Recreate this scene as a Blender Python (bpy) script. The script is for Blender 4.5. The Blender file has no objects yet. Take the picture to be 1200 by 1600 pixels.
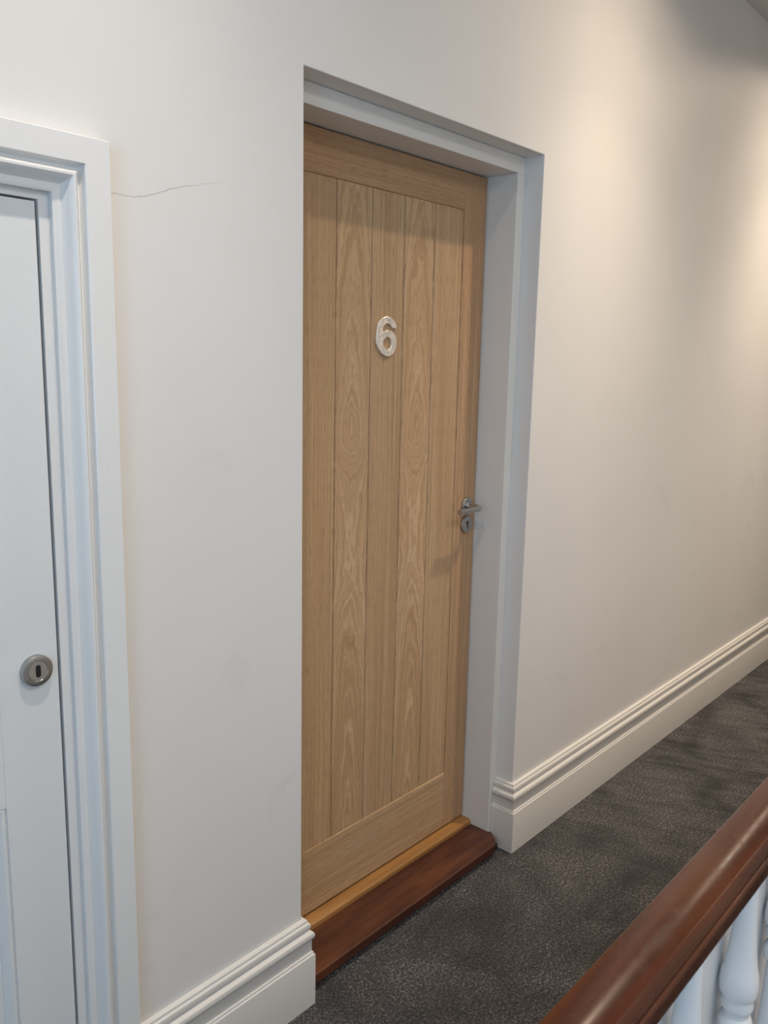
import bpy, bmesh, math
from mathutils import Vector, Matrix

S = bpy.context.scene
COL = S.collection
PI = math.pi

# ------------------------------------------------------------------ camera
cam_d = bpy.data.cameras.new('camera')
cam = bpy.data.objects.new('camera', cam_d)
COL.objects.link(cam)
YAW, PITCH, ROLL = 0.84825, 0.17779, 0.02076
fw = Vector((math.sin(YAW) * math.cos(PITCH), math.cos(YAW) * math.cos(PITCH), -math.sin(PITCH)))
rt0 = Vector((math.cos(YAW), -math.sin(YAW), 0))
up0 = rt0.cross(fw)
rt = rt0 * math.cos(ROLL) + up0 * math.sin(ROLL)
up = -rt0 * math.sin(ROLL) + up0 * math.cos(ROLL)
M = Matrix((rt, up, -fw)).transposed().to_4x4()
M.translation = Vector((-2.08815, -1.30834, 1.5248))
cam.matrix_world = M
cam_d.sensor_fit = 'VERTICAL'
cam_d.sensor_height = 36.0
cam_d.lens = 1312.16 / 1600 * 36.0
cam_d.clip_start = 0.02
S.camera = cam

# ------------------------------------------------------------------ world, daylight, exposure
S.view_settings.view_transform = 'Standard'
S.view_settings.look = 'None'
S.view_settings.gamma = 1.0
S.view_settings.use_curve_mapping = False
S.view_settings.exposure = 0.23
w = bpy.data.worlds.new('world'); S.world = w
w.use_nodes = True
w.node_tree.nodes['Background'].inputs[0].default_value = (0.62, 0.76, 1.0, 1)
w.node_tree.nodes['Background'].inputs[1].default_value = 1.0

WIN_POWER = 27.0        # daylight through the stair window in the left wall
LAMP_POWER = 119.0       # each recessed ceiling downlight
LAMP_XS = ((-1.42, (1.0, 0.89, 0.78), 0.60), (0.36, (1.0, 0.80, 0.59), 1.0), (1.98, (1.0, 0.80, 0.60), 1.35), (3.9, (1.0, 0.83, 0.66), 1.0))
STAIR_LAMP_Y = -2.35    # a second row of downlights over the stairs
LAMP_Y = -0.52
BEAM = [(0.0, 0.0), (0.24, 0.015), (0.36, 0.05), (0.5, 0.085), (0.62, 0.13), (0.72, 0.18), (0.82, 0.33), (0.90, 0.55), (1.0, 1.0)]   # cosine off axis -> relative intensity
CEIL = 2.90
wl = bpy.data.lights.new('window_daylight', 'AREA')
wl.shape = 'RECTANGLE'; wl.size = 1.2; wl.size_y = 1.45
wl.energy = WIN_POWER; wl.color = (0.36, 0.67, 1.0)
wo = bpy.data.objects.new('window_daylight', wl); COL.objects.link(wo)
wo.location = (-4.16, -2.0, 1.55)
wo.rotation_euler = (0, -PI / 2, 0)
FILL_POWER = 29.0        # added fill light for the landing wall, above an added ceiling opening
FILL_X0, FILL_X1, FILL_Y0, FILL_Y1 = -2.3, -0.1, -2.7, -1.75
sl = bpy.data.lights.new('added_fill_light', 'AREA')
sl.shape = 'RECTANGLE'; sl.size = FILL_X1 - FILL_X0; sl.size_y = FILL_Y1 - FILL_Y0
sl.energy = FILL_POWER; sl.color = (1.0, 0.95, 0.88)
so = bpy.data.objects.new('added_fill_light', sl); COL.objects.link(so)
so.location = ((FILL_X0 + FILL_X1) / 2, (FILL_Y0 + FILL_Y1) / 2, CEIL + .20)

# ------------------------------------------------------------------ helpers
def base(o):
    v = Vector((0, 0, 0))
    while o is not None:
        v += o.location; o = o.parent
    return v

def obj(name, bm, mat, parent=None, smooth=False, origin=None, angle=35):
    """geometry is given in world coordinates and stored relative to its parent / origin"""
    bmesh.ops.recalc_face_normals(bm, faces=bm.faces[:])
    me = bpy.data.meshes.new(name)
    off = base(parent)
    loc = Vector((0, 0, 0))
    if origin is not None:
        loc = Vector(origin) - off
    bm.transform(Matrix.Translation(-(off + loc)))
    if smooth:
        for f in bm.faces: f.smooth = True
        for e in bm.edges:
            if len(e.link_faces) == 2 and e.calc_face_angle(0) > math.radians(angle):
                e.smooth = False
    bm.to_mesh(me); bm.free()
    if mat: me.materials.append(mat)
    o = bpy.data.objects.new(name, me); COL.objects.link(o)
    o.location = loc
    if parent: o.parent = parent
    return o

def empty(name, loc):
    o = bpy.data.objects.new(name, None); COL.objects.link(o); o.location = loc
    o.empty_display_size = 0.1
    return o

def tag(o, label=None, cat=None, group=None, kind=None):
    if label: o['label'] = label
    if cat: o['category'] = cat
    if group: o['group'] = group
    if kind: o['kind'] = kind
    return o

def box(bm, x0, x1, y0, y1, z0, z1, bev=0.0, seg=2):
    vs = [bm.verts.new((x, y, z)) for z in (z0, z1) for y in (y0, y1) for x in (x0, x1)]
    fs = [(0, 1, 3, 2), (4, 6, 7, 5), (0, 4, 5, 1), (1, 5, 7, 3), (3, 7, 6, 2), (2, 6, 4, 0)]
    faces = [bm.faces.new([vs[i] for i in f]) for f in fs]
    if bev > 0:
        es = list({e for f in faces for e in f.edges})
        bmesh.ops.bevel(bm, geom=es, offset=bev, segments=seg, profile=0.5, affect='EDGES')
    return bm

def cyl(bm, c, axis, r, h, n=48, bev=0.0, seg=3, r2=None):
    """cylinder from c along axis (unit) by h"""
    axis = Vector(axis).normalized()
    q = axis.to_track_quat('Z', 'Y').to_matrix().to_4x4()
    m = Matrix.Translation(Vector(c)) @ q
    pr = [(0, 0)]
    R2 = r if r2 is None else r2
    pr.append((r, 0))
    if bev > 0:
        for i in range(seg + 1):
            a = i / seg * PI / 2
            pr.append((R2 - bev + bev * math.cos(a), h - bev + bev * math.sin(a)))
    else:
        pr.append((R2, h))
    pr.append((0, h))
    lathe(bm, pr, m, n)

def lathe(bm, pr, m, n=48):
    rings = []
    for (r, z) in pr:
        if r < 1e-7:
            rings.append([bm.verts.new(m @ Vector((0, 0, z)))])
        else:
            rings.append([bm.verts.new(m @ Vector((r * math.cos(2 * PI * i / n), r * math.sin(2 * PI * i / n), z))) for i in range(n)])
    for a, b in zip(rings, rings[1:]):
        for i in range(n):
            j = (i + 1) % n
            if len(a) == 1 and len(b) == 1: continue
            if len(a) == 1: bm.faces.new((a[0], b[i], b[j]))
            elif len(b) == 1: bm.faces.new((a[i], a[j], b[0]))
            else: bm.faces.new((a[i], a[j], b[j], b[i]))

def sweep(bm, path, prof, up=Vector((0, 0, 1)), closed_prof=True):
    """prof: list of (p, h): p = projection to the right of travel, h along 'up'; mitred corners"""
    P = [Vector(p) for p in path]
    rings = []
    for i, p in enumerate(P):
        d1 = (P[i] - P[i - 1]).normalized() if i > 0 else (P[1] - P[0]).normalized()
        d2 = (P[i + 1] - P[i]).normalized() if i < len(P) - 1 else d1
        n1 = d1.cross(up).normalized(); n2 = d2.cross(up).normalized()
        n = (n1 + n2); n = n / (n.dot(n1))
        rings.append([bm.verts.new(p + n * a + up * h) for a, h in prof])
    k = len(prof)
    for a, b in zip(rings, rings[1:]):
        for i in range(k if closed_prof else k - 1):
            j = (i + 1) % k
            bm.faces.new((a[i], a[j], b[j], b[i]))
    if closed_prof:
        bm.faces.new(rings[0]); bm.faces.new(rings[-1][::-1])

# ------------------------------------------------------------------ materials
class NT:
    def __init__(s, name):
        s.m = bpy.data.materials.new(name); s.m.use_nodes = True
        s.t = s.m.node_tree; s.b = s.t.nodes['Principled BSDF']
        s.geo = None
    def n(s, ty, **kw):
        x = s.t.nodes.new(ty)
        for k, v in kw.items(): setattr(x, k, v)
        return x
    def l(s, a, b): s.t.links.new(a, b)
    def val(s, sock, v):
        if isinstance(v, bpy.types.NodeSocket): s.l(v, sock)
        else: sock.default_value = v
    def pos(s):
        if s.geo is None:
            s.geo = s.n('ShaderNodeNewGeometry'); s.sep = s.n('ShaderNodeSeparateXYZ')
            s.l(s.geo.outputs['Position'], s.sep.inputs[0])
        return s.sep.outputs
    def math(s, op, a, b=0.0, c=0.0, clamp=False):
        x = s.n('ShaderNodeMath', operation=op); x.use_clamp = clamp
        s.val(x.inputs[0], a); s.val(x.inputs[1], b)
        if op in ('MULTIPLY_ADD', 'SMOOTH_MIN', 'COMPARE', 'WRAP'): s.val(x.inputs[2], c)
        return x.outputs[0]
    def vec(s, x, y, z):
        c = s.n('ShaderNodeCombineXYZ'); s.val(c.inputs[0], x); s.val(c.inputs[1], y); s.val(c.inputs[2], z)
        return c.outputs[0]
    def noise(s, v, scale=1.0, detail=2.0, rough=0.5, dist=0.0):
        x = s.n('ShaderNodeTexNoise'); s.l(v, x.inputs['Vector'])
        x.inputs['Scale'].default_value = scale; x.inputs['Detail'].default_value = detail
        x.inputs['Roughness'].default_value = rough; x.inputs['Distortion'].default_value = dist
        return x.outputs['Fac']
    def ramp(s, f, pts):
        x = s.n('ShaderNodeValToRGB'); s.l(f, x.inputs[0]); e = x.color_ramp.elements
        while len(e) < len(pts): e.new(0.5)
        for i, (p, c) in enumerate(pts):
            e[i].position = p; e[i].color = (c[0], c[1], c[2], 1) if not isinstance(c, (int, float)) else (c, c, c, 1)
        return x.outputs[0]
    def mix(s, f, a, b, bt='MIX'):
        x = s.n('ShaderNodeMix', data_type='RGBA', blend_type=bt)
        s.val(x.inputs[0], f)
        for sk, v in ((x.inputs[6], a), (x.inputs[7], b)):
            if isinstance(v, bpy.types.NodeSocket): s.l(v, sk)
            else: sk.default_value = (v[0], v[1], v[2], 1)
        return x.outputs[2]
    def map(s, v, a, b, c, d, smooth=False):
        x = s.n('ShaderNodeMapRange'); x.clamp = True
        if smooth: x.interpolation_type = 'SMOOTHSTEP'
        s.l(v, x.inputs[0])
        for i, k in enumerate((a, b, c, d)): x.inputs[i + 1].default_value = k
        return x.outputs[0]
    def bump(s, h, strength=0.3, dist=0.001):
        x = s.n('ShaderNodeBump'); x.inputs['Strength'].default_value = strength; x.inputs['Distance'].default_value = dist
        s.l(h, x.inputs['Height']); s.l(x.outputs[0], s.b.inputs['Normal'])
    def set(s, col=None, rough=None, metal=None, spec=None, coat=None, coat_r=None):
        I = s.b.inputs
        if col is not None:
            if isinstance(col, bpy.types.NodeSocket): s.l(col, I['Base Color'])
            else: I['Base Color'].default_value = (*col, 1)
        if rough is not None: s.val(I['Roughness'], rough)
        if metal is not None: s.val(I['Metallic'], metal)
        if spec is not None: I['Specular IOR Level'].default_value = spec
        if coat is not None: I['Coat Weight'].default_value = coat
        if coat_r is not None: I['Coat Roughness'].default_value = coat_r
        return s.m

def mat_wall():
    t = NT('wall_emulsion'); X, Y, Z = t.pos()
    P = t.geo.outputs['Position']
    big = t.noise(P, 1.6, 3, 0.5)
    col = t.ramp(big, [(0.3, (0.75, 0.735, 0.715)), (0.7, (0.79, 0.775, 0.755))])
    # scuffs and hand marks
    sm = t.noise(t.vec(t.math('MULTIPLY', X, 1.0), Y, t.math('MULTIPLY', Z, 1.3)), 4.2, 4, 0.6, 0.6)
    smm = t.map(sm, 0.60, 0.78, 0.0, 0.26, True)
    zlow = t.map(Z, 1.75, 1.3, 0.0, 1.0, True)
    col = t.mix(t.math('MULTIPLY', smm, zlow), col, (0.55, 0.54, 0.53))
    # hairline crack running off the architrave
    fc = t.n('ShaderNodeFloatCurve')
    t.l(t.map(X, -1.30, -1.06, 0, 1), fc.inputs['Value'])
    c = fc.mapping.curves[0]
    pts = [(-1.2962, 1.7889), (-1.264, 1.7887), (-1.2354, 1.794), (-1.2137, 1.8015), (-1.1742, 1.8172), (-1.1402, 1.8258), (-1.069, 1.8439)]
    cv = [((x + 1.30) / 0.24, (z - 1.75) / 0.15) for x, z in pts]
    c.points[0].location = cv[0]; c.points[1].location = cv[-1]
    for p in cv[1:-1]: c.points.new(*p)
    fc.mapping.update()
    zc = t.math('MULTIPLY_ADD', fc.outputs[0], 0.15, 1.75)
    wob = t.noise(P, 45, 3, 0.6)
    zc = t.math('ADD', zc, t.math('MULTIPLY_ADD', wob, 0.010, -0.005))
    d = t.math('ABSOLUTE', t.math('SUBTRACT', Z, zc))
    ck = t.map(d, 0.0002, 0.0016, 0.65, 0.0)
    inx = t.math('MULTIPLY', t.math('GREATER_THAN', X, -1.31), t.map(X, -1.20, -1.06, 1.0, 0.15))
    iny = t.math('MULTIPLY', t.math('LESS_THAN', X, -1.06), t.math('LESS_THAN', Y, 0.004))
    inx = t.math('MULTIPLY', inx, iny)
    ck = t.math('MULTIPLY', ck, inx)
    col = t.mix(ck, col, (0.36, 0.34, 0.32))
    # yellowed cutting-in line beside the architrave
    wv = t.math('MULTIPLY_ADD', t.noise(t.vec(0, 0, Z), 9, 3), 0.006, -1.302)
    a = t.map(X, -1.318, -1.300, 1, 0); a2 = t.map(t.math('ABSOLUTE', t.math('SUBTRACT', X, wv)), 0.001, 0.005, 0.30, 0.0)
    a3 = t.map(X, -1.262, -1.250, 0.09, 0.0)
    onx = t.math('MULTIPLY', t.math('GREATER_THAN', X, -1.33), t.math('LESS_THAN', Z, 1.862))
    yl = t.math('MULTIPLY', t.math('MAXIMUM', a2, a3), onx)
    col = t.mix(yl, col, (0.80, 0.68, 0.50))
    # small specks
    vr = t.n('ShaderNodeTexVoronoi'); vr.inputs['Scale'].default_value = 7.0; t.l(P, vr.inputs['Vector'])
    spk = t.map(vr.outputs['Distance'], 0.010, 0.022, 0.55, 0.0)
    ps = t.math('GREATER_THAN', t.noise(P, 5.3, 1), 0.56)
    col = t.mix(t.math('MULTIPLY', spk, ps), col, (0.42, 0.40, 0.38))
    t.set(col, 0.52, spec=0.35)
    t.bump(t.math('ADD', t.noise(P, 260, 3, 0.6), t.math('MULTIPLY', t.noise(P, 9, 3), 3.0)), 0.10, 0.0016)
    return t.m

def mat_gloss(name, col, rough=0.32, drips=True):
    t = NT(name); t.pos(); P = t.geo.outputs['Position']
    c = t.ramp(t.noise(P, 3.0, 3), [(0.3, [x * 0.97 for x in col]), (0.7, col)])
    vr = t.n('ShaderNodeTexVoronoi'); vr.inputs['Scale'].default_value = 14.0; t.l(P, vr.inputs['Vector'])
    spk = t.math('MULTIPLY', t.map(vr.outputs['Distance'], 0.018, 0.035, 0.5, 0.0), t.math('GREATER_THAN', t.noise(P, 6.1, 1), 0.60))
    c = t.mix(spk, c, (0.40, 0.42, 0.44))
    t.set(c, rough, spec=0.45)
    h = t.math('ADD', t.noise(P, 30, 2), t.math('MULTIPLY', t.noise(P, 150, 2), 0.25))
    t.bump(h, 0.22 if drips else 0.08, 0.0016)
    return t.m

def oak(name, axis='Z', kind='straight', xc=0.0, tone=1.0, hue=(1, 1, 1), seed=0.0):
    """light oak veneer: axis = grain direction; 'cathedral' cuts a curved growth-ring field around xc"""
    t = NT(name); X, Y, Z = t.pos()
    if axis == 'Z': U, V = X, Z
    else: U, V = Z, X
    dark = (0.360 * tone * hue[0], 0.215 * tone * hue[1], 0.110 * tone * hue[2])
    mid = (0.500 * tone * hue[0], 0.322 * tone * hue[1], 0.178 * tone * hue[2])
    lite = (0.640 * tone * hue[0], 0.455 * tone * hue[1], 0.285 * tone * hue[2])
    wv = t.noise(t.vec(t.math('MULTIPLY', U, 6.0), seed, t.math('MULTIPLY', V, 2.2)), 1.0, 2)
    du = t.math('MULTIPLY_ADD', wv, 0.016, -0.008)
    Ud = t.math('ADD', U, du)
    if kind == 'cathedral':
        fc = t.n('ShaderNodeFloatCurve')
        t.l(t.map(V, 0.2, 2.0, 0, 1), fc.inputs['Value'])
        c = fc.mapping.curves[0]
        # depth of cut below the heart of the board, as a function of height
        cv = [(0.20, .12), (0.45, .32), (0.70, .56), (0.88, .80), (1.02, .95), (1.18, .88), (1.29, .55), (1.35, .26), (1.41, .40), (1.60, .62), (1.80, .82), (2.0, 1.0)]
        cv = [((z - 0.2) / 1.8, d) for z, d in cv]
        c.points[0].location = cv[0]; c.points[1].location = cv[-1]
        for p in cv[1:-1]: c.points.new(*p)
        fc.mapping.update()
        dep = t.math('MULTIPLY', fc.outputs[0], 0.068)
        off = t.math('SUBTRACT', Ud, xc)
        off = t.math('ADD', off, t.math('MULTIPLY_ADD', t.noise(t.vec(seed, 0, V), 1.9, 2), 0.03, -0.015))
        off = t.math('MULTIPLY', off, 0.85)
        r = t.math('SQRT', t.math('ADD', t.math('MULTIPLY', off, off), t.math('MULTIPLY', dep, dep)))
        r = t.math('ADD', r, t.math('MULTIPLY_ADD', t.noise(t.vec(t.math('MULTIPLY', U, 45), seed, t.math('MULTIPLY', V, 14)), 1.0, 3), 0.014, -0.007))
        gv = t.vec(t.math('MULTIPLY', r, 330.0), seed + 3.0, t.math('MULTIPLY', V, 0.8))
        g = t.noise(gv, 1.0, 3, 0.55)
    else:
        gv = t.vec(t.math('MULTIPLY', Ud, 260.0), seed + 3.0, t.math('MULTIPLY', V, 1.3))
        g = t.noise(gv, 1.0, 4, 0.62)
    col = t.ramp(g, [(0.30, dark), (0.48, mid), (0.66, lite)])
    if kind == 'straight':
        col = t.mix(0.30, col, mid)
    else:
        col = t.mix(0.22, col, mid)
    # open pores: thin short dark flecks
    pv = t.vec(t.math('MULTIPLY', U, 1100.0), seed, t.math('MULTIPLY', V, 26.0))
    p = t.map(t.noise(pv, 1.0, 1), 0.54, 0.68, 0.0, 0.55)
    col = t.mix(p, col, [x * 0.62 for x in dark])
    bl = t.noise(t.vec(t.math('MULTIPLY', U, 9.0), seed, t.math('MULTIPLY', V, 1.4)), 1.0, 2)
    col = t.mix(t.map(bl, 0.35, 0.65, 0.0, 0.35), col, t.mix(0.5, col, [x * 0.8 for x in mid]))
    t.set(col, 0.50, spec=0.35)
    t.bump(t.math('SUBTRACT', g, p), 0.12, 0.0006)
    return t.m

def mat_dark_wood(name, c0, c1, rough, coat, worn, scale=1.0, spec=0.5):
    t = NT(name); X, Y, Z = t.pos(); P = t.geo.outputs['Position']
    gv = t.vec(t.math('MULTIPLY', X, 2.6), t.math('MULTIPLY', Y, 45.0), t.math('MULTIPLY', Z, 25.0))
    g = t.noise(gv, 1.0, 4, 0.6)
    col = t.ramp(g, [(0.28, c0), (0.72, c1)])
    b = t.noise(t.vec(t.math('MULTIPLY', X, 3.0), t.math('MULTIPLY', Y, 12), Z), 1.0, 3)
    col = t.mix(t.map(b, 0.45, 0.72, 0.0, 0.55, True), col, worn)
    # little knocks and scratches
    sc = t.n('ShaderNodeTexVoronoi'); sc.inputs['Scale'].default_value = 10.0 * scale
    t.l(t.vec(X, t.math('MULTIPLY', Y, 2.0), Z), sc.inputs['Vector'])
    k = t.math('MULTIPLY', t.map(sc.outputs['Distance'], 0.02, 0.05, 0.35, 0.0), t.math('GREATER_THAN', t.noise(P, 9.0, 1), 0.63))
    col = t.mix(k, col, (0.42, 0.27, 0.17))
    r = t.map(t.noise(P, 38, 3, 0.7), 0.3, 0.7, rough * 0.85, rough * 1.25)
    t.set(col, r, spec=spec, coat=coat, coat_r=rough * 0.8)
    t.bump(t.noise(t.vec(t.math('MULTIPLY', X, 20), t.math('MULTIPLY', Y, 120), t.math('MULTIPLY', Z, 120)), 1.0, 3), 0.012, 0.0003)
    return t.m

def mat_carpet():
    t = NT('carpet_pile'); X, Y, Z = t.pos(); P = t.geo.outputs['Position']
    f = t.noise(P, 330, 2, 0.8)
    f2 = t.noise(P, 130, 2, 0.7)
    m = t.math('MULTIPLY_ADD', f, 0.6, t.math('MULTIPLY', f2, 0.4))
    col = t.ramp(m, [(0.42, (0.006, 0.006, 0.007)), (0.50, (0.034, 0.032, 0.033)), (0.57, (0.120, 0.112, 0.109)), (0.66, (0.42, 0.40, 0.385))])
    # brushed nap: soft patches, streaks further along
    pa = t.noise(P, 4.0, 4, 0.6, 0.8)
    st = t.noise(t.vec(t.math('MULTIPLY', t.math('ADD', X, t.math('MULTIPLY', Y, 0.35)), 26), t.math('MULTIPLY', Y, 4), 0), 1.0, 3, 0.6, 0.3)
    k = t.math('MULTIPLY', t.map(X, -0.1, 0.9, 0.0, 0.9), t.map(st, 0.40, 0.60, -0.35, 0.25))
    nap = t.math('ADD', t.map(pa, 0.36, 0.64, 0.45, 1.30), k)
    c = t.n('ShaderNodeVectorMath', operation='SCALE'); t.l(col, c.inputs[0]); t.l(nap, c.inputs['Scale'])
    t.set(c.outputs[0], 0.95, spec=0.1)
    t.b.inputs['Sheen Weight'].default_value = 0.15
    t.b.inputs['Sheen Roughness'].default_value = 0.6
    t.bump(m, 0.9, 0.006)
    return t.m

def simple(name, col, rough=0.5, metal=0.0, spec=0.5, noise=None):
    t = NT(name)
    if noise:
        t.pos(); c = t.ramp(t.noise(t.geo.outputs['Position'], noise, 2), [(0.3, [x * 0.9 for x in col]), (0.7, col)])
        return t.set(c, rough, metal, spec)
    return t.set(col, rough, metal, spec)

M_wall = mat_wall()
M_ceil = simple('ceiling_emulsion', (0.74, 0.72, 0.69), 0.7, noise=2.0)
M_white = mat_gloss('white_satin_woodwork', (0.80, 0.80, 0.79), 0.30)
M_lining = mat_gloss('door_lining_paint', (0.77, 0.755, 0.72), 0.45, False)
M_skirt = mat_gloss('skirting_satin', (0.71, 0.69, 0.655), 0.34, False)
M_doorw = mat_gloss('white_painted_door', (0.76, 0.77, 0.765), 0.38, False)
M_carpet = mat_carpet()
M_rail = mat_dark_wood('mahogany_handrail', (0.034, 0.0085, 0.0042), (0.088, 0.023, 0.0088), 0.24, 0.0, (0.115, 0.037, 0.012), 1.0, 0.36)
M_sill = mat_dark_wood('varnished_sill_wood', (0.034, 0.009, 0.005), (0.090, 0.026, 0.011), 0.42, 0.05, (0.15, 0.050, 0.018), 1.4)
M_strip = mat_dark_wood('golden_oak_threshold', (0.27, 0.128, 0.038), (0.42, 0.215, 0.070), 0.45, 0.0, (0.48, 0.26, 0.095), 1.6, 0.4)
M_steel = simple('satin_steel', (0.46, 0.46, 0.455), 0.30, 1.0, noise=900)
M_steel_l = simple('pale_satin_steel', (0.62, 0.61, 0.59), 0.38, 1.0, noise=900)
def mat_numeral():
    t = NT('satin_nickel_numeral'); t.pos(); P = t.geo.outputs['Position']
    t.set((0.93, 0.85, 0.76), 0.26, 0.45)
    t.bump(t.noise(P, 55, 1), 0.9, 0.006)
    return t.m
M_num = mat_numeral()
M_black = simple('keyhole_black', (0.006, 0.005, 0.005), 0.8)
M_bal = mat_gloss('baluster_paint', (0.78, 0.78, 0.78), 0.35)

# ------------------------------------------------------------------ room shell
XL, XR, ZT = -0.869, 0.0361, 2.0941          # oak doorway reveal
LX0, LX1, LZ = -2.194, -1.4279, 1.7602        # painted doorway
WX0, WX1 = -4.0, 6.0
WD = 0.34

def main_wall():
    bm = bmesh.new()
    xs = [WX0, LX0, LX1, XL, XR, WX1]; zs = [-0.3, 0.0, LZ, ZT, CEIL + 0.05]
    def is_open(i, k):
        zc = (zs[k] + zs[k + 1]) / 2
        if i == 1 and 0 < zc < LZ: return True
        if i == 3 and 0 < zc < ZT: return True
        return False
    V = {}
    def v(x, y, z):
        key = (round(x, 5), round(y, 5), round(z, 5))
        if key not in V: V[key] = bm.verts.new(key)
        return V[key]
    for i in range(len(xs) - 1):
        for k in range(len(zs) - 1):
            x0, x1, z0, z1 = xs[i], xs[i + 1], zs[k], zs[k + 1]
            for y in ((0.0,) if not is_open(i, k) else ()):
                bm.faces.new((v(x0, y, z0), v(x1, y, z0), v(x1, y, z1), v(x0, y, z1)))
            bm.faces.new((v(x0, WD, z0), v(x1, WD, z0), v(x1, WD, z1), v(x0, WD, z1)))
    for (i, ztop) in ((1, LZ), (3, ZT)):
        x0, x1 = xs[i], xs[i + 1]
        ks = [k for k in range(len(zs) - 1) if zs[k] >= 0 and zs[k + 1] <= ztop + 1e-6]
        for k in ks:
            for x in (x0, x1):
                bm.faces.new((v(x, 0, zs[k]), v(x, 0, zs[k + 1]), v(x, WD, zs[k + 1]), v(x, WD, zs[k])))
        bm.faces.new((v(x0, 0, ztop), v(x1, 0, ztop), v(x1, WD, ztop), v(x0, WD, ztop)))
        bm.faces.new((v(x0, 0, 0), v(x1, 0, 0), v(x1, WD, 0), v(x0, WD, 0)))
    # outer rim
    for i in range(len(xs) - 1):
        for z in (zs[0], zs[-1]):
            bm.faces.new((v(xs[i], 0, z), v(xs[i + 1], 0, z), v(xs[i + 1], WD, z), v(xs[i], WD, z)))
    for k in range(len(zs) - 1):
        for x in (xs[0], xs[-1]):
            bm.faces.new((v(x, 0, zs[k]), v(x, 0, zs[k + 1]), v(x, WD, zs[k + 1]), v(x, WD, zs[k])))
    bmesh.ops.recalc_face_normals(bm, faces=bm.faces[:])
    # soften the plaster arris of the oak doorway
    es = []
    for e in bm.edges:
        a, b = e.verts
        if abs(a.co.y) < 1e-6 and abs(b.co.y) < 1e-6 and min(a.co.z, b.co.z) >= -1e-6:
            m = (a.co + b.co) / 2
            if (abs(m.x - XL) < 1e-4 or abs(m.x - XR) < 1e-4) and m.z < ZT and abs(a.co.x - b.co.x) < 1e-5: es.append(e)
            elif abs(m.z - ZT) < 1e-4 and XL < m.x < XR: es.append(e)
    bmesh.ops.bevel(bm, geom=es, offset=0.0022, segments=3, profile=0.5, affect='EDGES')
    return bm
tag(obj('wall_back', main_wall(), M_wall), 'white emulsioned landing wall with the two doorways', None, kind='structure')

def wbox(name, *a, mat=M_wall, label=None):
    return tag(obj(name, box(bmesh.new(), *a), mat), label, kind='structure')
YF = -2.9
wbox('wall_right', WX1, WX1 + .1, YF, 0.0, -2.8, CEIL)
wbox('wall_front', WX0, WX1, YF - .1, YF, -2.8, CEIL)
# left wall with the daylight window
def left_wall():
    bm = bmesh.new()
    y0, y1, z0, z1 = -2.62, -1.38, 0.8, 2.3
    box(bm, WX0 - .12, WX0, YF, y0, -2.8, CEIL); box(bm, WX0 - .12, WX0, y1, 0.0, -2.8, CEIL)
    box(bm, WX0 - .12, WX0, y0, y1, -2.8, z0); box(bm, WX0 - .12, WX0, y0, y1, z1, CEIL)
    return bm
tag(obj('wall_left', left_wall(), M_wall), kind='structure')
def win_frame():
    bm = bmesh.new(); y0, y1, z0, z1 = -2.62, -1.38, 0.8, 2.3; x0, x1 = WX0 - .09, WX0 - .05
    box(bm, x0, x1, y0, y0 + .05, z0, z1); box(bm, x0, x1, y1 - .05, y1, z0, z1)
    box(bm, x0, x1, y0 + .05, y1 - .05, z0, z0 + .05); box(bm, x0, x1, y0 + .05, y1 - .05, z1 - .05, z1)
    box(bm, x0, x1, y0 + .05, y1 - .05, 1.53, 1.57)
    return bm
tag(obj('window_1', win_frame(), M_white), kind='structure')
def ceiling_bm():  # ceiling with an opening added to let the fill light in
    bm = bmesh.new(); a, b = CEIL, CEIL + .18
    box(bm, WX0, WX1, FILL_Y1, 0.0, a, b); box(bm, WX0, WX1, YF, FILL_Y0, a, b)
    box(bm, WX0, FILL_X0, FILL_Y0, FILL_Y1, a, b); box(bm, FILL_X1, WX1, FILL_Y0, FILL_Y1, a, b)
    return bm
tag(obj('ceiling', ceiling_bm(), M_ceil), kind='structure')
def fill_frame():
    bm = bmesh.new(); a, b = CEIL + .10, CEIL + .15
    box(bm, FILL_X0, FILL_X0 + .05, FILL_Y0, FILL_Y1, a, b); box(bm, FILL_X1 - .05, FILL_X1, FILL_Y0, FILL_Y1, a, b)
    box(bm, FILL_X0 + .05, FILL_X1 - .05, FILL_Y0, FILL_Y0 + .05, a, b); box(bm, FILL_X0 + .05, FILL_X1 - .05, FILL_Y1 - .05, FILL_Y1, a, b)
    return bm
tag(obj('added_window_2', fill_frame(), M_white), kind='structure')  # frame round the opening added for the fill light
tag(obj('floor', box(box(bmesh.new(), WX0, WX1, -1.07, 0.0, -0.22, 0.0), XL + .001, XR - .001, 0.0, 0.10, -.01, .0004), M_carpet), 'dark charcoal grey cut pile carpet on the landing', kind='structure')
tag(obj('trim_5', box(bmesh.new(), WX0, WX1, -1.09, -1.0701, -0.26, 0.012, 0.003), M_white), 'white fascia board along the stairwell edge', kind='structure')
wbox('wall_5', WX0, WX1, -1.06, -0.98, -2.8, -0.2201)
wbox('trim_6', WX0, WX1, YF, -1.0, -2.9, -2.8, mat=M_carpet, label='lower landing carpet')

# ------------------------------------------------------------------ skirting boards
SK = [(0, 0), (0, .2250), (.0070, .2238), (.0095, .2215), (.0105, .2165), (.0142, .2130), (.0155, .2085), (.0150, .2025), (.0128, .1995), (.0122, .1950),
      (.0165, .1930), (.0208, .1895), (.0226, .1845), (.0226, .1795), (.0208, .1745), (.0178, .1715), (.0172, .1690), (.0172, .1415),
      (.0192, .1400), (.0205, .1375), (.0205, .1345), (.0228, .1330), (.0236, .1300), (.0236, 0)]
E0 = 0.0006
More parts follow.
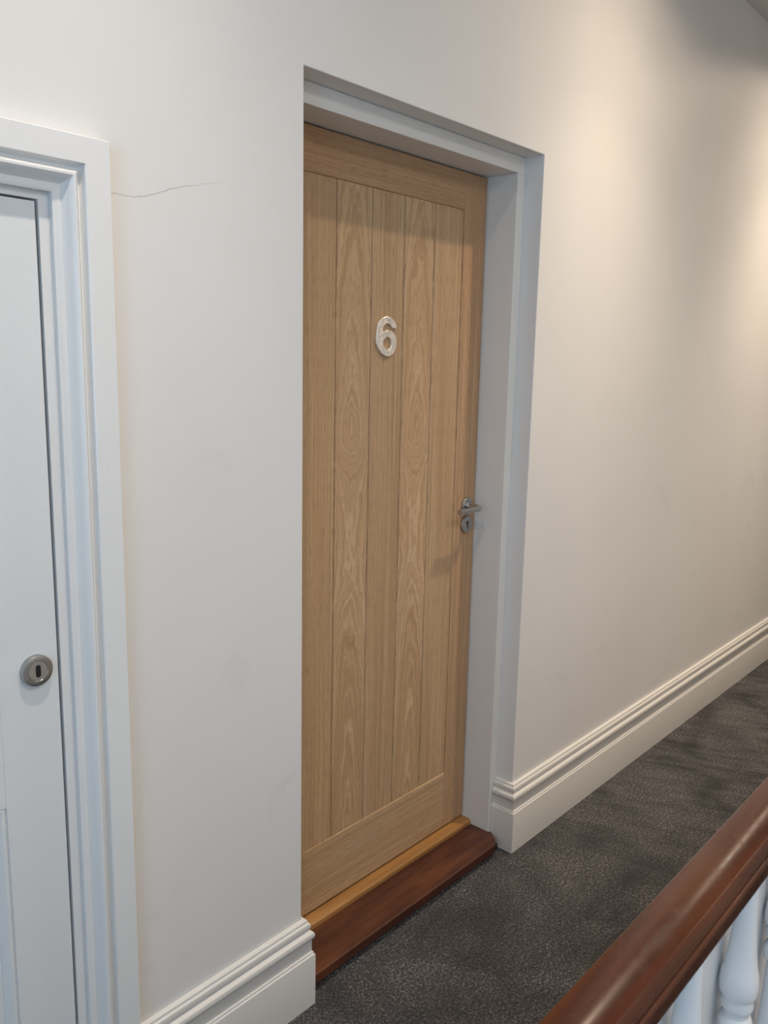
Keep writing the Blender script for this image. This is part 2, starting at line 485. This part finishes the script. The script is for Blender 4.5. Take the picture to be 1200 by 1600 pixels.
# left run: return into the reveal
def skirt(path):
    bm = bmesh.new(); sweep(bm, path, SK); return bm
LIN = 0.0605
o = obj('baseboard_left', skirt([(-1.3185, -E0, 0.0), (XL + E0, -E0, 0.0), (XL + E0, LIN - .001, 0.0)]), M_skirt, smooth=True, angle=28)
tag(o, 'short white moulded skirting board between the two doorways', kind='structure')
o = obj('baseboard_right', skirt([(XR - E0, LIN - .001, 0.0), (XR - E0, -E0, 0.0), (WX1, -E0, 0.0)]), M_skirt, smooth=True, angle=28)
tag(o, 'long white moulded skirting board running right of the oak door', kind='structure')

# ------------------------------------------------------------------ oak doorway: lining, sill, threshold, door
ZH = 2.0489      # underside of head lining
def lining():
    bm = bmesh.new()
    b = 0.0015
    box(bm, 0.0, XR - .0005, LIN, 0.30, 0.0, ZH, b)
    box(bm, XL + .0005, -0.841, LIN, 0.30, 0.0, ZH, b)
    box(bm, XL + .0005, XR - .0005, LIN, 0.30, ZH - .0001, ZT - .0005, b)
    return bm
tag(obj('trim_1', lining(), M_lining), 'off-white painted door lining round the oak door', kind='structure')
DD = 0.1605
D1 = empty('door_1', (-0.42, DD + .022, 0.0677))
tag(D1, 'light oak cottage door with vertical boards and the numeral 6', kind='structure')
dx0, dx1 = -0.8385, -0.0035
xs_, xg = -0.1073, [-0.7338, -0.6078, -0.4820, -0.3570, -0.2322, -0.1073]
zb, zbr, ztr, zt = 0.0695, 0.2528, 1.9451, 2.0450
T = 0.044
M_oak_s = oak('oak_stile', 'Z', 'straight', seed=1.7, tone=0.88, hue=(1.04, 0.98, 0.96))
M_oak_t = oak('oak_top_rail', 'X', 'straight', seed=5.1, tone=0.84, hue=(1.04, 0.98, 0.96))
M_oak_b = oak('oak_bottom_rail', 'X', 'straight', seed=8.3, tone=1.0)
obj('stile', box(bmesh.new(), xs_, dx1, DD, DD + T, zb, zt, .0012), M_oak_s, D1)
obj('stile', box(bmesh.new(), dx0, xg[0], DD, DD + T, zb, zt, .0012), M_oak_s, D1)
obj('top_rail', box(bmesh.new(), xg[0] + .0002, xs_ - .0002, DD + .0002, DD + T, ztr, zt, .0008), M_oak_t, D1)
obj('bottom_rail', box(bmesh.new(), xg[0] + .0002, xs_ - .0002, DD + .0002, DD + T, zb, zbr, .0018), M_oak_b, D1)
for i in range(5):
    a, b = xg[i], xg[i + 1]
    kind = 'cathedral' if i in (1, 3) else 'straight'
    m = oak('oak_board', 'Z', kind, xc=(a + b) / 2 - 0.004 + (0.006 if i == 3 else 0), seed=2.0 + i * 3.7 if kind == 'straight' else 4.0, tone=(0.98, 1.03, 0.97, 1.05, 1.0)[i])
    bm = bmesh.new()
    # board with V-grooved edges
    g, dp, y = 0.0030, 0.0100, DD + .0035
    e = .0014
    pr = [(a, DD + T - .004), (a, y + dp), (a + e, y + dp), (a + e, y + .002), (a + g, y), (b - g, y), (b - e, y + .002), (b - e, y + dp), (b, y + dp), (b, DD + T - .004)]
    if i == 0: pr[1:5] = [(a, y)]
    if i == 4: pr[5:9] = [(b, y)]
    lo = [bm.verts.new((x, yy, zbr + .0005)) for x, yy in pr]; hi = [bm.verts.new((x, yy, ztr - .0005)) for x, yy in pr]
    n = len(pr)
    for k in range(n): bm.faces.new((lo[k], lo[(k + 1) % n], hi[(k + 1) % n], hi[k]))
    bm.faces.new(lo); bm.faces.new(hi[::-1])
    obj('panel_board', bm, m, D1)

# lever handle
hx, hz = -0.0490, 1.1000
H = obj('rose', (lambda b: (cyl(b, (hx, DD, hz), (0, -1, 0), .026, .0085, 64, .0015), b)[1])(bmesh.new()), M_steel, D1, True)
bm = bmesh.new()
def tube(bm, pts, r, n=28, cap=True):
    P = [Vector(p) for p in pts]; rings = []
    ref = Vector((0, 0, 1))
    for i, p in enumerate(P):
        d = (P[min(i + 1, len(P) - 1)] - P[max(i - 1, 0)]).normalized()
        a = d.cross(ref).normalized(); b = a.cross(d).normalized()
        rings.append([bm.verts.new(p + a * r * math.cos(2 * PI * k / n) + b * r * math.sin(2 * PI * k / n)) for k in range(n)])
    for A, B in zip(rings, rings[1:]):
        for k in range(n): bm.faces.new((A[k], A[(k + 1) % n], B[(k + 1) % n], B[k]))
    if cap: bm.faces.new(rings[0]); bm.faces.new(rings[-1][::-1])
yl = DD - .055
cyl(bm, (hx, DD - .007, hz), (0, -1, 0), .0120, .006, 40, .001)
pts = [(hx, DD - .012, hz - .001)]
R_ = .014
pts.append((hx, yl + R_, hz - .001))
for i in range(1, 9):
    a = i / 8 * PI / 2
    pts.append((hx - R_ + R_ * math.cos(a), yl + R_ - R_ * math.sin(a), hz - .001))
pts += [(-0.10, yl, hz - .0015), (-0.153, yl, hz - .002)]
tube(bm, pts, .0085)
HL = obj('lever_handle', bm, M_steel, D1, True)
ex, ez = -0.0490, 1.0440
ES = obj('escutcheon', (lambda b: (cyl(b, (ex, DD, ez), (0, -1, 0), .0255, .0085, 64, .0015), b)[1])(bmesh.new()), M_steel, D1, True)
bm = bmesh.new()
cyl(bm, (ex, DD - .0080, ez + .005), (0, -1, 0), .0050, .0008, 24)
box(bm, ex - .0025, ex + .0025, DD - .0088, DD - .0080, ez - .013, ez + .003)
obj('keyhole', bm, M_black, ES)

# numeral 6
six = [(-0.4244, 1.6379), (-0.4392, 1.6348), (-0.4513, 1.6278), (-0.4596, 1.6194), (-0.4635, 1.6081), (-0.4664, 1.5921), (-0.4668, 1.5761), (-0.4629, 1.5634), (-0.4552, 1.5524), (-0.4438, 1.5429), (-0.4312, 1.5375), (-0.4186, 1.5369), (-0.4060, 1.5412), (-0.3961, 1.5504), (-0.3909, 1.5621), (-0.3898, 1.5752), (-0.3922, 1.5850), (-0.3990, 1.5945), (-0.4081, 1.5999), (-0.4182, 1.6027), (-0.4283, 1.6028), (-0.4380, 1.5995), (-0.4431, 1.6002), (-0.4438, 1.6057), (-0.4410, 1.6123), (-0.4337, 1.6182), (-0.4251, 1.6202), (-0.4162, 1.6182), (-0.4098, 1.6136), (-0.4046, 1.6093), (-0.3900, 1.6088), (-0.3907, 1.6144), (-0.3962, 1.6240), (-0.4041, 1.6309), (-0.4143, 1.6360)]
hole = [(-0.4242 + .0166 * math.cos(k / 24 * 2 * PI), 1.5702 - .0158 * math.sin(k / 24 * 2 * PI)) for k in range(24)]
cu = bpy.data.curves.new('six', 'CURVE'); cu.dimensions = '2D'; cu.fill_mode = 'BOTH'
cx, cz = -0.4283, 1.5874
def spline(pts, corners=()):
    s = cu.splines.new('BEZIER'); s.bezier_points.add(len(pts) - 1); s.use_cyclic_u = True
    for i, (x, z) in enumerate(pts):
        p = s.bezier_points[i]; p.co = ((x - cx), (z - cz), 0)
        ty = 'VECTOR' if i in corners else 'AUTO'
        p.handle_left_type = ty; p.handle_right_type = ty
    s.resolution_u = 4
spline([(x, z) for x, z in six], (22, 29, 30))
spline(hole)
cu.extrude = .0015; cu.bevel_depth = .0020; cu.bevel_resolution = 1; cu.offset = -0.0015
tmp = bpy.data.objects.new('six', cu); COL.objects.link(tmp)
bpy.context.view_layer.update()
me = bpy.data.meshes.new_from_object(tmp.evaluated_get(bpy.context.evaluated_depsgraph_get()))
bpy.data.objects.remove(tmp)
bm = bmesh.new(); bm.from_mesh(me)
bm.transform(Matrix.Translation((cx, DD + .0035 - .0035, cz)) @ Matrix.Rotation(PI / 2, 4, 'X'))
bmesh.ops.remove_doubles(bm, verts=bm.verts[:], dist=1e-6)
N6 = obj('numeral', bm, M_num, D1, origin=(cx, DD, cz))
for (x, z) in ((-.4241, 1.6294), (-.4247, 1.5463)):
    b = bmesh.new(); cyl(b, (x, DD - .0034, z), (0, -1, 0), .0017, .0009, 20, .0003)
    obj('screw', b, simple('dark_screw', (0.12, 0.10, 0.08), 0.5, 0.8), N6, True)

# threshold strip and sill
bm = bmesh.new()
pr = [(.128, .045), (.128, .0575), (.1335, .0630), (.23, .0640), (.23, .045)]
lo = [bm.verts.new((-0.8405, y, z)) for y, z in pr]; hi = [bm.verts.new((-0.0005, y, z)) for y, z in pr]
for k in range(5): bm.faces.new((lo[k], lo[(k + 1) % 5], hi[(k + 1) % 5], hi[k]))
bm.faces.new(lo); bm.faces.new(hi[::-1])
o = obj('threshold_strip', bm, M_strip, origin=(-0.42, .18, .045))
tag(o, 'golden oak threshold strip directly under the oak door', 'threshold')
bm = bmesh.new()
outl = [(-0.8400, .24), (-0.8400, LIN - .001), (-0.8430, .010), (-0.820, .0010), (-0.045, .0010), (-0.018, .018), (0.0060, .052), (-0.0008, .061), (-0.0008, .24)]
top = .0465
lo = [bm.verts.new((x, y, top - .025)) for x, y in outl]; hi = [bm.verts.new((x, y, top)) for x, y in outl]
n = len(outl)
for k in range(n): bm.faces.new((lo[k], lo[(k + 1) % n], hi[(k + 1) % n], hi[k]))
bm.faces.new(lo[::-1]); bm.faces.new(hi)
bmesh.ops.recalc_face_normals(bm, faces=bm.faces[:])
es = [e for e in bm.edges if all(abs(v.co.z - top) < 1e-5 for v in e.verts) and all(v.co.y < .055 for v in e.verts)]
bmesh.ops.bevel(bm, geom=es, offset=.004, segments=3, profile=.5, affect='EDGES')
SL = obj('door_sill', bm, M_sill, origin=(-0.42, .1, 0.0))
tag(SL, 'dark varnished wooden sill board below the oak door, edge chipped and rounded', 'door sill')
obj('riser', box(bmesh.new(), -0.8395, -0.001, .022, .24, .0008, top - .0252), simple('shade_dark_riser', (0.012, 0.005, 0.003), 0.6), SL)  # near-black colour stands in for the shade under the sill nosing

# ------------------------------------------------------------------ painted doorway: architrave, door
AR = [(.0, .0), (.0, .0275), (.0015, .0290), (.0430, .0290), (.0450, .0272), (.0462, .0175), (.0485, .0145), (.0530, .0150), (.0555, .0195), (.0580, .0262), (.0615, .0298), (.0650, .0296), (.0685, .0265), (.0715, .0210), (.0745, .0160), (.0780, .0122), (.0790, .0108), (.0795, .0120), (.0815, .0130), (.0880, .0125), (.0930, .0105), (.0930, .0)]
def architrave(name):
    ox, oz = -1.3179, 1.8612
    ox0 = LX0 - (ox - LX1)
    bm = bmesh.new()
    path = [(ox0, 0.0), (ox0, oz), (ox, oz), (ox, 0.0)]
    rings = []
    # inward direction at each corner
    inw = [(1, 0), (1, -1), (-1, -1), (-1, 0)]
    for (x, z), (ix, iz) in zip(path, inw):
        rings.append([bm.verts.new((x + ix * u * 1.0, -p - E0, z + iz * (u * (0.953 if iz else 1)))) for u, p in AR])
    k = len(AR)
    for A, B in zip(rings, rings[1:]):
        for i in range(k):
            j = (i + 1) % k
            bm.faces.new((A[i], A[j], B[j], B[i]))
    bm.faces.new(rings[0]); bm.faces.new(rings[-1][::-1])
    return bm
tag(obj('trim_2', architrave('a'), M_white, smooth=True, angle=26), 'thick glossy white moulded architrave round the painted door', kind='structure')

D2 = empty('door_2', (-1.81, .022, 0.0))
tag(D2, 'white painted panelled door with a round keyhole escutcheon, cut off at left', kind='structure')
fy = 0.0015
X0, X1, Z0, Z1 = LX0 + .003, LX1 - .0048, .012, LZ - .0035
sx0, sx1 = X0 + .101, X1 - .101
def fb(nm, *a): return obj(nm, box(bmesh.new(), a[0], a[1], fy + a[4], fy + .04, a[2], a[3], .0008), M_doorw, D2)
fb('stile', X0, sx0, Z0, Z1, 0); fb('stile', sx1, X1, Z0, Z1, 0)
mid = (sx0 + sx1) / 2
fb('rail', sx0, sx1, Z0, .215, .0001); fb('rail', sx0, sx1, .782, .982, .0001); fb('rail', sx0, sx1, 1.635, Z1, .0001)
fb('muntin', mid - .05, mid + .05, .2151, .7819, .0001); fb('muntin', mid - .05, mid + .05, .9821, 1.6349, .0001)
for (za, zb_) in ((.215, .782), (.982, 1.635)):
    for (xa, xb) in ((sx0, mid - .05), (mid + .05, sx1)):
        bm = bmesh.new()
        steps = [(.0003, .0000), (.0012, .0030), (.0040, .0005), (.0085, .0010), (.0150, .0060), (.0200, .0100), (.0215, .0125), (.0600, .0125)]
        rings = []
        for off, dy in steps:
            rings.append([bm.verts.new(c) for c in ((xa + off, fy + dy, za + off), (xb - off, fy + dy, za + off), (xb - off, fy + dy, zb_ - off), (xa + off, fy + dy, zb_ - off))])
        for A, B in zip(rings, rings[1:]):
            for i in range(4): bm.faces.new((A[i], A[(i + 1) % 4], B[(i + 1) % 4], B[i]))
        bm.faces.new(rings[-1])
        bk = [bm.verts.new((x, fy + .03, z)) for x, z in ((xa + .0003, za + .0003), (xb - .0003, za + .0003), (xb - .0003, zb_ - .0003), (xa + .0003, zb_ - .0003))]
        for i in range(4): bm.faces.new((rings[0][i], rings[0][(i + 1) % 4], bk[(i + 1) % 4], bk[i]))
        bm.faces.new(bk)
        obj('door_panel', bm, M_doorw, D2)
kx, kz = -1.4722, 1.0072
bm = bmesh.new()
lathe(bm, [(0, 0), (.0265, 0), (.0265, .008), (.0255, .0098), (.0235, .0106), (.0170, .0110), (.0163, .0102), (0, .0102)],
      Matrix.Translation((kx, fy, kz)) @ Matrix.Rotation(PI / 2, 4, 'X'), 72)
E2 = obj('escutcheon', bm, M_steel, D2, True, origin=(kx, fy, kz))
bm = bmesh.new(); cyl(bm, (kx, fy - .0101, kz), (0, -1, 0), .0160, .0006, 56)
IN = obj('cover_disc', bm, M_steel_l, E2, True)
bm = bmesh.new()
pts = [(.0042 * math.cos(a) , .0065 + .0042 * math.sin(a)) for a in [i / 10 * PI for i in range(11)]] + [(.0042 * math.cos(a), -.0065 + .0042 * math.sin(a)) for a in [PI + i / 10 * PI for i in range(11)]]
A = [bm.verts.new((kx + x, fy - .0108, kz + z)) for x, z in pts]; B = [bm.verts.new((kx + x, fy - .0112, kz + z)) for x, z in pts]
for i in range(len(pts)): bm.faces.new((A[i], A[(i + 1) % len(pts)], B[(i + 1) % len(pts)], B[i]))
bm.faces.new(B); bm.faces.new(A[::-1])
obj('keyhole', bm, M_black, E2)

# ------------------------------------------------------------------ balustrade
RC, RX0, RX1 = -1.0, -1.95, 5.9
def rail_bm():
    half = []
    # right half: from top centre round to the bottom centre
    for i in range(0, 10):
        x = .027 * i / 9
        half.append((x, .9300 - x * x / (2 * .070)))
    z0 = half[-1][1]
    for i in range(1, 9):
        a = i / 8 * math.radians(60)
        t0 = math.radians(22)
        half.append((.027 + .0097 * (math.sin(t0 + a) - math.sin(t0)), z0 - .0195 * (math.cos(t0) - math.cos(t0 + a))))
    half += [(.0330, .9080), (.0336, .9074), (.0348, .9076), (.0360, .9070), (.0369, .9056), (.0372, .9036), (.0371, .9000), (.0366, .8860), (.0358, .8815), (.0335, .8785), (.0300, .8765),
             (.0270, .8720), (.0262, .8650), (.0, .8650)]
    full = [(x, z) for x, z in half] + [(-x, z) for x, z in half[-2:0:-1]]
    bm = bmesh.new()
    A = [bm.verts.new((RX0, RC + x, z)) for x, z in full]; B = [bm.verts.new((RX1, RC + x, z)) for x, z in full]
    n = len(full)
    for i in range(n): bm.faces.new((A[i], A[(i + 1) % n], B[(i + 1) % n], B[i]))
    bm.faces.new(A); bm.faces.new(B[::-1])
    return bm
tag(obj('handrail', rail_bm(), M_rail, smooth=True, angle=40, origin=(0, RC, .865)), 'rounded dark mahogany handrail running above the white balusters', 'handrail')

def baluster_bm(x):
    bm = bmesh.new()
    pr = [(0, 0.0040), (.021, 0.0040), (.021, 0.1300), (.0215, 0.1350), (.023, 0.1420), (.0215, 0.1500), (.016, 0.1560), (.0155, 0.1620), (.020, 0.2000), (.0262, 0.2800), (.0270, 0.3300), (.024, 0.4200), (.019, 0.5000), (.0160, 0.5870),
          (.0165, 0.5940), (.0215, 0.6000), (.0235, 0.6070), (.0235, 0.6150), (.0210, 0.6220), (.0175, 0.6260), (.0172, 0.6360), (.0215, 0.6380), (.0228, 0.6440), (.0205, 0.6540), (.0205, 0.6575), (.0245, 0.6600), (.0262, 0.6660), (.0264, 0.6760),
          (.0252, 0.6926), (.0225, 0.7010), (.0185, 0.7300), (.0155, 0.7700), (.0135, 0.8150), (.0130, 0.8645), (0, 0.8645)]
    lathe(bm, pr, Matrix.Translation((x, RC, 0)), 40)
    return bm
labs = {1: 'white turned baluster nearest the bottom edge, cut off below the handrail', 2: 'white turned baluster showing ring turnings, second from the bottom edge',
        3: 'white turned baluster at the far right edge of the photo'}
bx = [-1.36, -1.16, -0.962, -0.765] + [-0.565 + 0.2 * i for i in range(20)]
proto = None
for i, x in enumerate(bx):
    if proto is None:
        proto = obj('baluster', baluster_bm(x), M_bal, smooth=True, angle=30, origin=(x, RC, 0)); b = proto
    else:
        b = proto.copy(); COL.objects.link(b); b.location = (x, RC, 0)
    tag(b, labs.get(i, 'white turned baluster under the handrail, past the edge of the photo'), 'baluster', 'white balusters under the handrail')
o = obj('balustrade_panel', box(bmesh.new(), RX0, RX1, -0.9725, -0.9665, .012, .8645), M_bal, origin=(0, -0.97, .012))
tag(o, 'flat white infill board standing behind the white balusters', 'panel')

# ------------------------------------------------------------------ recessed downlights
def downlight(x, color, k, label, y=LAMP_Y):
    r = empty('downlight', (x, y, CEIL))
    tag(r, label, 'ceiling light', 'recessed ceiling downlights')
    bm = bmesh.new()
    lathe(bm, [(.034, .0), (.034, -.003), (.045, -.005), (.045, 0)], Matrix.Translation((x, y, CEIL - .0005)), 40)
    obj('bezel', bm, M_steel_l, r, True)
    m = bpy.data.materials.new('lamp_glow'); m.use_nodes = True
    bs = m.node_tree.nodes['Principled BSDF']; bs.inputs['Emission Color'].default_value = (*color, 1); bs.inputs['Emission Strength'].default_value = 6.0
    bm = bmesh.new(); cyl(bm, (x, y, CEIL - .0006), (0, 0, -1), .033, .0012, 32)
    obj('lens', bm, m, r)
    l = bpy.data.lights.new('downlight_beam', 'SPOT'); l.energy = LAMP_POWER * k; l.color = color
    l.spot_size = math.radians(160); l.spot_blend = 0.15; l.shadow_soft_size = 0.020
    # reflector lamp: intensity falls away from the beam axis
    l.use_nodes = True; nt = l.node_tree; em = nt.nodes['Emission']
    tc = nt.nodes.new('ShaderNodeTexCoord'); sp = nt.nodes.new('ShaderNodeSeparateXYZ'); ab = nt.nodes.new('ShaderNodeMath'); ab.operation = 'ABSOLUTE'
    fc = nt.nodes.new('ShaderNodeFloatCurve')
    c_ = fc.mapping.curves[0]; bp = BEAM
    c_.points[0].location = bp[0]; c_.points[1].location = bp[-1]
    for p in bp[1:-1]: c_.points.new(*p)
    fc.mapping.update()
    nt.links.new(tc.outputs['Normal'], sp.inputs[0]); nt.links.new(sp.outputs[2], ab.inputs[0]); nt.links.new(ab.outputs[0], fc.inputs['Value']); nt.links.new(fc.outputs[0], em.inputs['Strength'])
    lo = bpy.data.objects.new('downlight_beam', l); COL.objects.link(lo); lo.parent = r; lo.location = (0, 0, -.012)
for (x, c, k), lb in zip(LAMP_XS, ('recessed downlight in front of the painted door', 'recessed downlight just right of the oak door', 'recessed downlight further right along the landing', 'recessed downlight at the far right end of the landing')):
    downlight(x, c, k, lb)
for x, k, lb in ((0.45, 0.6, 'recessed downlight over the stairwell, nearer the camera'), (2.3, 0.9, 'recessed downlight over the far end of the stairwell')):
    downlight(x, (1.0, 0.86, 0.70), k, lb, STAIR_LAMP_Y)
